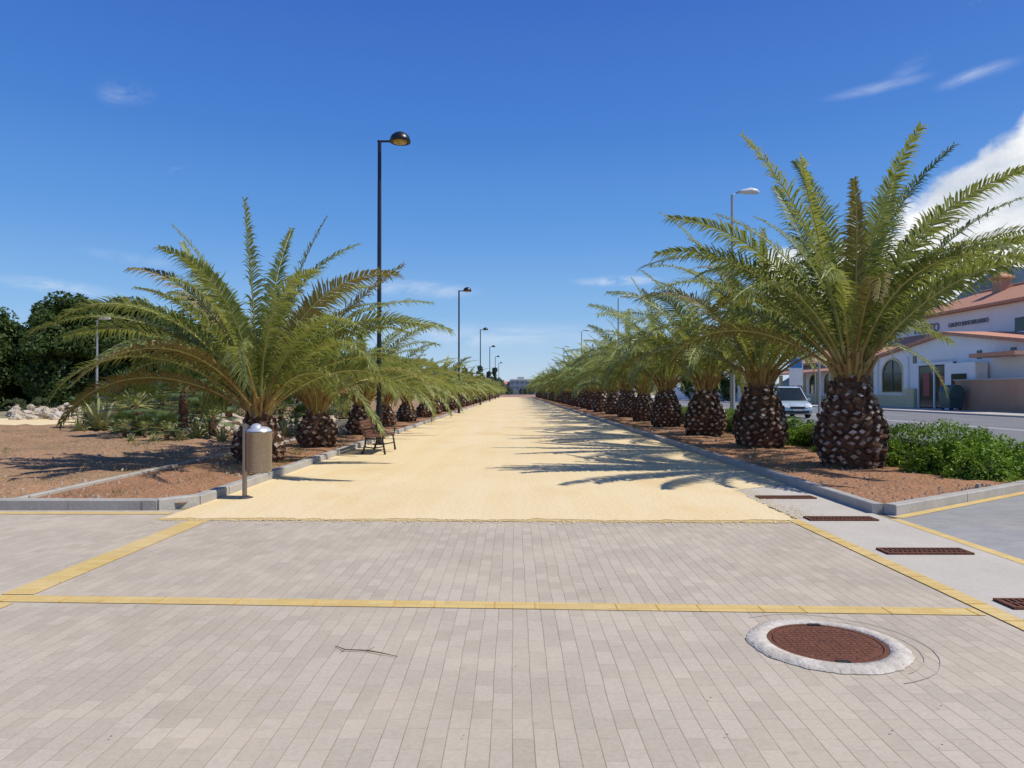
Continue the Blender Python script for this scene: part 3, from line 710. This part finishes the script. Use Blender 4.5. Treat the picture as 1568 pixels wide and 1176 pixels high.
def car(name,loc,rz,paint,L=4.6,W=1.8,Ht=1.78,hood=1.0):
    e=empty(name,loc); e.rotation_euler=(0,0,rz); hw=W/2
    def prism(prof,wf,mat,nm,bev=.05):
        b=MB(); n=len(prof); vs=[(-wf(z,y),y,z) for y,z in prof]+[(wf(z,y),y,z) for y,z in prof]
        fs=[tuple(range(n)),tuple(range(2*n-1,n-1,-1))]+[(i,i+n,(i+1)%n+n,(i+1)%n) for i in range(n)]
        b.add(vs,fs,0); o=b.obj(nm,[mat],parent=e)
        if bev:
            md=o.modifiers.new('bev','BEVEL'); md.width=bev; md.segments=3; md.limit_method='ANGLE'; md.angle_limit=R(25)
            o.data.polygons.foreach_set('use_smooth',[True]*len(o.data.polygons))
        return o
    bz=1.05 if Ht>1.6 else .92
    prism([(.02,.28),(-.03,.5),(.03,.72),(.3,bz-.14),(hood,bz-.01),(L*.6,bz+.02),(L-.08,bz+.02),(L,.75),(L-.02,.35),(L-.2,.25),(.3,.22)],lambda z,y:hw*(1 if .3<y<L-.3 else .93)*(1 if z<.9 else .965),paint,'body',.07)
    wf=lambda z,y: hw*(.93-.17*(z-bz)/(Ht-bz))
    prism([(hood-.05,bz-.03),(hood+.85,Ht-.06),(L-.45,Ht-.06),(L-.12,bz-.03)],wf,M['glass'],'windows',.04)
    prism([(hood+.75,Ht-.075),(hood+1.0,Ht-.01),(L*.6,Ht+.02),(L-.5,Ht-.01),(L-.36,Ht-.09)],lambda z,y:hw*.80,paint,'roof',.03)
    b=MB()
    for s in (-1,1):
        b.tube([(s*hw*.92,hood-.03,bz),(s*hw*.765,hood+.85,Ht-.05)],[.04,.035],6,0)
        for yy in (hood+1.0,hood+2.0,L-.32):
            if yy<L-.2: b.tube([(s*hw*.925,yy,bz),(s*hw*.765,yy-.05,Ht-.05)],[.045,.035],6,0)
        b.box(s*(hw+.10)-.1,s*(hw+.10)+.1,hood+.2,hood+.3,bz,bz+.16,0)
    b.obj('pillars_and_mirrors',[paint],parent=e)
    b=MB()
    for s in (-1,1):
        b.add([(s*hw*.86,.02,.66),(s*hw*.48,-.035,.64),(s*hw*.5,.10,.84),(s*hw*.88,.24,.88)],[(0,1,2,3)],0)
        b.add([(s*hw*.93,L+.012,.7),(s*hw*.72,L+.012,.7),(s*hw*.72,L-.06,1.02),(s*hw*.93,L-.06,1.02)],[(0,1,2,3)],3)
    b.box(-hw*.42,hw*.42,-.05,.0,.56,.70,1); b.box(-hw*.7,hw*.7,-.045,.02,.30,.44,1)
    b.box(-.26,.26,-.062,-.046,.44,.54,2)
    b.obj('lights_and_grille',[M['lightglass'],M['black'],M['white'],M['tail']],parent=e)
    for i,(s,yy) in enumerate([(-1,.85),(1,.85),(-1,L-.85),(1,L-.85)]):
        b=MB(); x0=s*(hw-.2); x1=s*(hw+.012)
        b.tube([(x0,yy,.32),(x1-s*.02,yy,.32),(x1,yy,.32)],[.32,.32,.29],22,0); b.tube([(x1,yy,.32),(x1+s*.008,yy,.32)],[.2,.17],14,1)
        b.obj('wheel_%d'%(i+1),[M['tyre'],M['hub']],parent=e)
    return e
car('minivan',(16.9,43.0,.02),R(-4),M['carpaint'],4.7,1.95,1.9,1.05)
car('parked_car',(px(122,88),88,.02),R(60),M['carwhite'],4.2,1.75,1.48)
car('parked_car',(px(103,84),84,.02),R(75),M['carpaint'],4.2,1.75,1.48)
car('parked_car',(px(675,128),128,.02),R(20),M['carblue'],4.2,1.75,1.55)

e=empty('advertising_board',(27.0,69,0)); b=MB()
for s in (-.45,.45): b.tube([(s,0,0),(s,0,5)],[.05,.05],8,0)
b.obj('posts',[M['galv']],parent=e); b=MB(); b.box(-.65,.65,-.05,.05,2.2,5.0,0); b.box(-.55,.55,-.056,-.051,3.9,4.8,1); b.obj('panel',[M['carwhite'],M['blue']],parent=e)

# ------------------------------------------------------------------ restaurant building (front faces -x)
rb=empty('restaurant_building')
FX=38.0
def part(nm,fn,mats,smooth=False):
    b=MB(); fn(b); return b.obj(nm,mats,smooth,parent=rb)
def gablewall(b):
    y0,y1,ym=52.,75.,63.2; e_,p_=5.1,6.6
    prof=[(y0,0),(y0,e_),(ym,p_),(y1,e_),(y1,0)]
    n=5; vs=[(FX,y,z) for y,z in prof]+[(FX+6,y,z) for y,z in prof]
    b.add(vs,[tuple(range(n)),tuple(range(2*n-1,n-1,-1))]+[(i,i+n,(i+1)%n+n,(i+1)%n) for i in range(n)],0)
part('gable_walls',gablewall,[M['wall']])
def gableroof(b):
    y0,y1,ym=51.7,75.3,63.2; e_,p_=5.08,6.62
    for (a,za,c,zc) in ((y0,e_,ym,p_),(y1,e_,ym,p_)):
        vs=[]
        for x in (FX-.45,FX+5.98):
            vs+=[(x,a,za),(x,c,zc),(x,c,zc+.28),(x,a,za+.28)]
        b.add(vs,[(0,1,2,3),(4,7,6,5),(0,4,5,1),(3,2,6,7),(0,3,7,4),(1,5,6,2)],0)
part('gable_roof',gableroof,[M['roof']])
def wing(b):
    b.box(FX+1.0,FX+14,75.02,100,0,5.3,0)
    b.box(FX+.95,FX+.997,75.4,100,0.13,1.1,1)
part('wing_walls',wing,[M['wall'],M['cream']])
def wingroof(b):
    vs=[(FX+.2,83.4,5.1),(FX+.2,100.8,5.1),(FX+7,100.8,8.0),(FX+7,83.4,8.0),(FX+14.8,83.4,5.1),(FX+14.8,100.8,5.1)]
    vs2=[(x,y,z+.25) for x,y,z in vs]
    b.add(vs+vs2,[(0,1,2,3),(6,9,8,7),(3,2,5,4),(9,10,11,8),(0,6,7,1),(0,3,9,6),(1,7,8,2),(3,4,10,9),(2,8,11,5),(4,5,11,10)],0)
    b.add([(FX+.2,75.4,5.1),(FX+.2,83.38,5.1),(FX+5.98,83.38,7.5),(FX+5.98,75.4,7.5),(FX+.2,75.4,5.35),(FX+.2,83.38,5.35),(FX+5.98,83.38,7.75),(FX+5.98,75.4,7.75)],[(0,1,2,3),(4,7,6,5),(0,4,5,1),(1,5,6,2),(3,7,4,0)],0)
    b.add([(FX-1.2,76,3.9),(FX-1.2,101,3.9),(FX+.98,101,4.9),(FX+.98,76,4.9),(FX-1.2,76,4.1),(FX-1.2,101,4.1),(FX+.98,101,5.08),(FX+.98,76,5.08)],[(0,1,2,3),(4,7,6,5),(0,4,5,1),(1,5,6,2),(3,7,4,0)],0)
part('wing_roof',wingroof,[M['roof']])
def porch(b):
    for i in range(7): y=76.3+i*4; b.box(FX-1.0,FX-.6,y,y+.4,.12,3.88,0)
part('porch_posts',porch,[M['cream']])
UZ=9.45
def upper(b): b.box(44,53,47,83,5.31,UZ,0)
part('upper_storey',upper,[M['wall']])
def uroof(b):
    z0=UZ+.01; z1=UZ+.26; zt=UZ+2.35
    vs=[(43.3,46.3,z0),(53.7,46.3,z0),(53.7,83.7,z0),(43.3,83.7,z0),(43.3,46.3,z1),(53.7,46.3,z1),(53.7,83.7,z1),(43.3,83.7,z1),(48,51,zt),(48,74,zt)]
    b.add(vs,[(0,3,2,1),(0,1,5,4),(1,2,6,5),(2,3,7,6),(3,0,4,7),(4,5,8),(5,6,9,8),(6,7,9),(7,4,8,9)],0)
    b.tube([(48,51,zt+.02),(48,74,zt+.02)],[.16,.16],8,0)
part('upper_roof',uroof,[M['roof']])
def chim(b):
    z=UZ+1.3
    b.box(46.6,47.7,69.0,70.2,z,z+1.75,0); b.box(46.4,47.9,68.8,70.4,z+1.76,z+1.9,1)
    b.add([(46.4,68.8,z+1.91),(47.9,68.8,z+1.91),(47.9,70.4,z+1.91),(46.4,70.4,z+1.91),(47.15,69.6,z+2.5)],[(0,1,4),(1,2,4),(2,3,4),(3,0,4)],1)
part('chimney',chim,[M['terra'],M['roof']])
def archwin(b,y0,y1,z0,zs,x,fmat=0,gmat=1,mull=2):
    ym=(y0+y1)/2; rr=(y1-y0)/2
    def outline(o):
        p=[(y0-o,z0-o),(y1+o,z0-o)]
        for k in range(13):
            a=math.pi*k/12; p.append((ym+(rr+o)*math.cos(a),zs+(rr*.75+o)*math.sin(a)))
        return p
    A=outline(0); B=outline(.16); n=len(A)
    vs=[(x-.12,y,z) for y,z in A]+[(x-.12,y,z) for y,z in B]+[(x,y,z) for y,z in A]+[(x,y,z) for y,z in B]
    fs=[]
    for i in range(n):
        j=(i+1)%n; fs+=[(i,j,j+n,i+n),(i,i+2*n,j+2*n,j),(i+n,j+n,j+3*n,i+3*n)]
    b.add(vs,fs,fmat); b.add([(x-.01,y,z) for y,z in A],[tuple(range(n))],gmat)
    for k in range(1,mull):
        yy=y0+(y1-y0)*k/mull; b.box(x-.06,x-.015,yy-.05,yy+.05,z0,zs+rr*.7,2)
    b.box(x-.065,x-.0155,y0,y1,zs-.05,zs+.05,2); b.box(x-.18,x-.02,y0-.3,y1+.3,z0-.32,z0-.165,3)
def wins(b):
    archwin(b,70.4,74.2,1.6,3.4,FX)
    for yy in (78,83,88,92.5,96.5): archwin(b,yy,yy+2.4,1.4,2.9,FX+1.0)
part('arched_windows',wins,[M['cream'],M['glass'],M['shutter'],M['wall']])
def door(b):
    b.box(FX-.25,FX-.003,61.9,67.4,.0,4.2,0)
    b.box(FX-.28,FX-.255,62.3,64.4,.15,3.9,1); b.box(FX-.28,FX-.255,64.9,67.0,.15,3.9,1)
    b.box(FX-.31,FX-.285,62.9,63.8,1.6,3.0,2); b.box(FX-.31,FX-.285,65.4,66.4,1.2,3.3,2)
    for yy in (62.1,64.65,67.2): b.box(FX-.36,FX-.26,yy-.09,yy+.09,0.13,4.0,3)
    b.box(FX-.36,FX-.26,61.9,67.4,4.02,4.25,3)
part('shop_entrance',door,[M['darkframe'],M['glass'],M['red'],M['wall']])
def trim(b):
    b.box(FX-.12,FX-.003,67.5,75,0.12,1.3,0)
    b.box(FX-.6,FX-.13,67.5,69.1,0.12,1.9,0)
    for yy in (69.6,75.4): b.box(FX-.2,FX-.004,yy-.35,yy+.35,1.35,5.0,2)
    b.box(FX-1.2,FX-.21,57.5,61.6,.12,4.0,2)
    b.box(FX-1.26,FX-1.205,58.6,60.6,.7,3.1,1)
    for yy in (54.5,58.5,68): b.box(FX-.05,FX-.0035,yy,yy+.6,4.3,5.0,1)
    b.box(FX-1.9,FX-.25,52.0,57.2,4.3,4.6,3)
part('trim_and_bay',trim,[M['cream'],M['glass'],M['wall'],M['roof']])
def upwin(b):
    for yy in (50,56,62):
        b.box(43.93,43.997,yy,yy+1.2,6.9,8.1,0); b.box(43.9,43.925,yy-.1,yy+1.3,6.75,6.87,1)
part('upper_windows',upwin,[M['glass'],M['wall']])
def text(s,size,y,z,x,nm):
    c=bpy.data.curves.new(nm,'FONT'); c.body=s; c.size=size; c.extrude=.04; c.materials.append(M['letter'])
    o=bpy.data.objects.new(nm,c); scene.collection.objects.link(o)
    o.matrix_world=Matrix(((0,0,-1,x),(-1,0,0,y),(0,1,0,z),(0,0,0,1))); o.parent=rb; return o
text('PERETO',1.3,79.0,7.9,43.9,'sign_letters')
text('GRUPO INMOBILIARIO',.6,72.8,8.1,43.9,'sign_letters_small')
b=MB(); b.box(36.4,36.8,20,59.5,.12,2.5,0); b.box(36.3,36.9,20,59.6,2.503,2.62,1); b.obj('garden_wall',[M['terra'],M['concrete']])
wh=empty('wall_hedge')
for i in range(8): inst('hedge_section',HM[i%3],(38.2,22+i*3.7,2.2),0,(1.9,1,2.8),wh)
e=empty('waste_container',(35.3,58.2,.12)); b=MB()
b.add([(-.5,-.6,.15),(.5,-.6,.15),(.5,.6,.15),(-.5,.6,.15),(-.65,-.75,1.5),(.65,-.75,1.5),(.65,.75,1.5),(-.65,.75,1.5)],[(0,3,2,1),(4,5,6,7),(0,1,5,4),(1,2,6,5),(2,3,7,6),(3,0,4,7)],0)
b.tube([(0,-.78,1.5),(0,.78,1.5)],[.55,.55],16,0)
for s in (-.4,.4):
    for t in (-.5,.5): b.tube([(s-.04,t,.1),(s+.04,t,.1)],[.1,.1],10,1)
b.obj('bin_body',[M['shutter'],M['tyre']],parent=e)

b=MB(); b.box(34,34.4,104,170,.12,2.6,0); b.obj('white_wall',[M['wall']])
ap=empty('apartment_building',(px(800,430),430,0))
b=MB(); b.box(-7.5,7.5,0,12,0,9.2,0); b.box(-3,1,2,8,9.21,10.6,0); b.obj('walls',[M['hazewall']],parent=ap)
b=MB()
for k in range(2):
    z=2.4+k*3.2
    for q in range(5): x=-6.9+q*2.9; b.box(x,x+1.9,-.06,-.003,z+.3,z+2.2,0)
b.obj('window_bands',[M['hazeglass']],parent=ap)
b=MB()
for k in range(3): z=2.3+k*3.2; b.box(-7.8,7.8,-.6,-.065,z-.2,z+.05,0)
b.obj('balconies',[M['hazewall']],parent=ap)
def house(name,x,y,w,d,h,wm,rz=0):
    e=empty(name,(x,y,0)); e.rotation_euler=(0,0,rz)
    b=MB(); b.box(-w/2,w/2,-d/2,d/2,0,h,0); b.obj('walls',[wm],parent=e)
    b=MB(); o=.4; rz_=h+w*.22
    b.add([(-w/2-o,-d/2-o,h+.003),(w/2+o,-d/2-o,h+.003),(w/2+o,d/2+o,h+.003),(-w/2-o,d/2+o,h+.003),(-w*.2,0,rz_),(w*.2,0,rz_)],[(0,3,2,1),(0,1,5,4),(1,2,5),(2,3,4,5),(3,0,4)],0); b.obj('roof',[M['roof']],parent=e)
    b=MB()
    for k in range(3):
        xx=-w/2+w*(k+.5)/3; b.box(xx-.5,xx+.5,-d/2-.04,-d/2-.003,1,2.3,0)
    b.obj('windows',[M['hazeglass']],parent=e)
house('village_house',px(776,440),440,14,12,5,M['hazewall'])
house('village_house',px(840,420),420,16,12,5,M['hazewall'])

b=MB(); vs=[];fs=[]; nx,ny=90,14
for j in range(ny+1):
    for i in range(nx+1):
        X=900+i*45; Y=2600+j*90; t=j/ny
        env=max(0,1-((X-2900)/1650)**2)**.8 if X<2900 else max(0,1-((X-2900)/2200)**2)**.9
        hh=env*(700*math.sin(math.pi*min(1,t*.9+.05))*(.85+.3*mnoise.fractal(Vector((X*.0016,Y*.002,2)),1,2,5)+.12*mnoise.noise(Vector((X*.004,7,0)))))
        vs.append((X,Y,max(-2,hh)-2))
for j in range(ny):
    for i in range(nx):
        a=j*(nx+1)+i; fs.append((a,a+1,a+nx+2,a+nx+1))
b.add(vs,fs,0); b.obj('hills',[M['hill']],smooth=True)

# ------------------------------------------------------------------ sky, sun
SUN_EL=54; SUN_AZ=100; WS=.12
w=bpy.data.worlds.new("World"); scene.world=w; w.use_nodes=True; nt=w.node_tree
bg=nt.nodes['Background']; bg.inputs['Strength'].default_value=WS
sky=N(nt,'ShaderNodeTexSky',sky_type='NISHITA'); sky.sun_disc=False; sky.sun_elevation=R(SUN_EL); sky.sun_rotation=R(SUN_AZ)
sky.air_density=1.0; sky.dust_density=.35; sky.ozone_density=2.5; sky.altitude=0
tc=N(nt,'ShaderNodeTexCoord'); nv=N(nt,'ShaderNodeVectorMath',operation='NORMALIZE'); nt.links.new(tc.outputs['Generated'],nv.inputs[0])
sp=N(nt,'ShaderNodeSeparateXYZ'); nt.links.new(nv.outputs[0],sp.inputs[0])
az=N(nt,'ShaderNodeMath',operation='ARCTAN2'); nt.links.new(sp.outputs[0],az.inputs[0]); nt.links.new(sp.outputs[1],az.inputs[1])
el=N(nt,'ShaderNodeMath',operation='ARCSINE'); nt.links.new(sp.outputs[2],el.inputs[0])
ae=N(nt,'ShaderNodeCombineXYZ'); nt.links.new(az.outputs[0],ae.inputs[0]); nt.links.new(el.outputs[0],ae.inputs[1])
def lin(c): return tuple(((x/255)/12.92 if x/255<.04045 else ((x/255+.055)/1.055)**2.4) for x in c)
gr=N(nt,'ShaderNodeValToRGB'); e=gr.color_ramp.elements
stops=[(0,(196,216,238)),(.045,(170,204,238)),(.11,(132,183,235)),(.22,(92,155,228)),(.36,(63,127,214)),(.55,(45,101,198)),(1,(34,76,154))]
while len(e)<len(stops): e.new(.5)
for i,(p,c) in enumerate(stops): e[i].position=p; e[i].color=(*lin(c),1)
mre=N(nt,'ShaderNodeMapRange'); nt.links.new(el.outputs[0],mre.inputs[0]); mre.inputs[1].default_value=0; mre.inputs[2].default_value=.95
nt.links.new(mre.outputs[0],gr.inputs[0])
sc_=N(nt,'ShaderNodeVectorMath',operation='SCALE'); nt.links.new(gr.outputs[0],sc_.inputs[0]); sc_.inputs['Scale'].default_value=1/WS
def wmix(f,a,c):
    m=N(nt,'ShaderNodeMix',data_type='RGBA')
    if isinstance(f,float): m.inputs[0].default_value=f
    else: nt.links.new(f,m.inputs[0])
    nt.links.new(a,m.inputs[6])
    if isinstance(c,tuple): m.inputs[7].default_value=(*c,1)
    else: nt.links.new(c,m.inputs[7])
    return m.outputs[2]
skyc=wmix(.82,sky.outputs[0],sc_.outputs[0])
def wnoise(scale,stretch,detail=6,rough=.6,dist=0):
    mp=N(nt,'ShaderNodeMapping'); mp.inputs['Scale'].default_value=stretch; nt.links.new(ae.outputs[0],mp.inputs[0])
    n=N(nt,'ShaderNodeTexNoise'); n.inputs['Scale'].default_value=scale; n.inputs['Detail'].default_value=detail; n.inputs['Roughness'].default_value=rough; n.inputs['Distortion'].default_value=dist
    nt.links.new(mp.outputs[0],n.inputs['Vector']); return n.outputs['Fac']
def azel(px_,py_): return math.atan((px_-VX)/F), math.atan((HY-py_)/math.hypot(F,px_-VX))
def blob(px_,py_,wx,wy,rot=0,amp=1.0):
    a,e=azel(px_,py_)
    mp=N(nt,'ShaderNodeMapping',vector_type='TEXTURE'); mp.inputs['Location'].default_value=(a,e,0); mp.inputs['Rotation'].default_value=(0,0,R(rot)); mp.inputs['Scale'].default_value=(wx/F,wy/F,1)
    nt.links.new(ae.outputs[0],mp.inputs[0])
    l=N(nt,'ShaderNodeVectorMath',operation='LENGTH'); nt.links.new(mp.outputs[0],l.inputs[0])
    mr=N(nt,'ShaderNodeMapRange',interpolation_type='SMOOTHSTEP'); mr.inputs[1].default_value=0; mr.inputs[2].default_value=1; mr.inputs[3].default_value=amp; mr.inputs[4].default_value=0
    nt.links.new(l.outputs['Value'],mr.inputs[0]); return mr.outputs[0]
def M2(op,a,b_):
    m=N(nt,'ShaderNodeMath',operation=op)
    for i,c in enumerate((a,b_)):
        if isinstance(c,(int,float)): m.inputs[i].default_value=c
        else: nt.links.new(c,m.inputs[i])
    return m.outputs[0]
cum=None
for bb in [(1590,310,140,135),(1500,370,180,120),(1430,430,170,105),(1480,310,90,80),(1660,250,150,150),(1240,430,120,80),(1350,420,160,95),(1720,380,240,170)]:
    o=blob(*bb); cum=o if cum is None else M2('MAXIMUM',cum,o)
n1=wnoise(10,(1,1.2,1),8,.58,.2)
cd=M2('ADD',cum,M2('MULTIPLY',M2('SUBTRACT',n1,.5),1.3))
mr=N(nt,'ShaderNodeMapRange',interpolation_type='SMOOTHSTEP'); nt.links.new(cd,mr.inputs[0]); mr.inputs[1].default_value=.22; mr.inputs[2].default_value=.50
cmask=mr.outputs[0]
wis=None
for bb in [(1345,133,80,10,3,.4),(1390,105,40,14,25,.2),(1500,112,60,12,8,.45),(190,140,45,22,10,.3),(640,442,110,18,-2,.6),(945,430,80,10,0,.95),(200,395,80,12,-5,.25),(90,440,90,14,-4,.5),(740,515,360,26,0,.4),(470,490,160,24,-3,.3),(1060,470,120,16,0,.3)]:
    o=blob(*bb); wis=o if wis is None else M2('MAXIMUM',wis,o)
n2=wnoise(10,(1,3.0,1),7,.65,.8)
mr2=N(nt,'ShaderNodeMapRange'); nt.links.new(n2,mr2.inputs[0]); mr2.inputs[1].default_value=.36; mr2.inputs[2].default_value=.66
wm=M2('MULTIPLY',wis,mr2.outputs[0])
k=1/WS
c=wmix(wm,skyc,(.86*k,.90*k,.98*k))
n3=wnoise(7,(1,1.5,1),6,.6)
mr3=N(nt,'ShaderNodeMapRange'); nt.links.new(n3,mr3.inputs[0]); mr3.inputs[1].default_value=.38; mr3.inputs[2].default_value=.58
sh=N(nt,'ShaderNodeMix',data_type='RGBA'); nt.links.new(mr3.outputs[0],sh.inputs[0]); sh.inputs[6].default_value=(.62*k,.68*k,.78*k,1); sh.inputs[7].default_value=(.98*k,.99*k,1.0*k,1)
c=wmix(cmask,c,sh.outputs[2])
nt.links.new(c,bg.inputs['Color'])

S=Vector((math.sin(R(SUN_AZ))*math.cos(R(SUN_EL)),math.cos(R(SUN_AZ))*math.cos(R(SUN_EL)),math.sin(R(SUN_EL))))
sl=bpy.data.lights.new('sun','SUN'); sl.energy=4.4; sl.angle=R(.5); sl.color=(1,.945,.845)
so=bpy.data.objects.new('sun',sl); scene.collection.objects.link(so); so.rotation_euler=S.to_track_quat('Z','Y').to_euler(); so.location=(20,0,30)

cam=bpy.data.cameras.new('camera'); co=bpy.data.objects.new('camera',cam); scene.collection.objects.link(co)
co.location=(0,0,H); cam.sensor_width=36; cam.lens=36*F/1568; cam.clip_end=12000; cam.clip_start=.05
co.rotation_euler=(R(90)+math.atan(12/F),0,math.atan((VX-784)/F))
scene.camera=co
scene.view_settings.view_transform='Standard'; scene.view_settings.look='None'; scene.view_settings.exposure=0
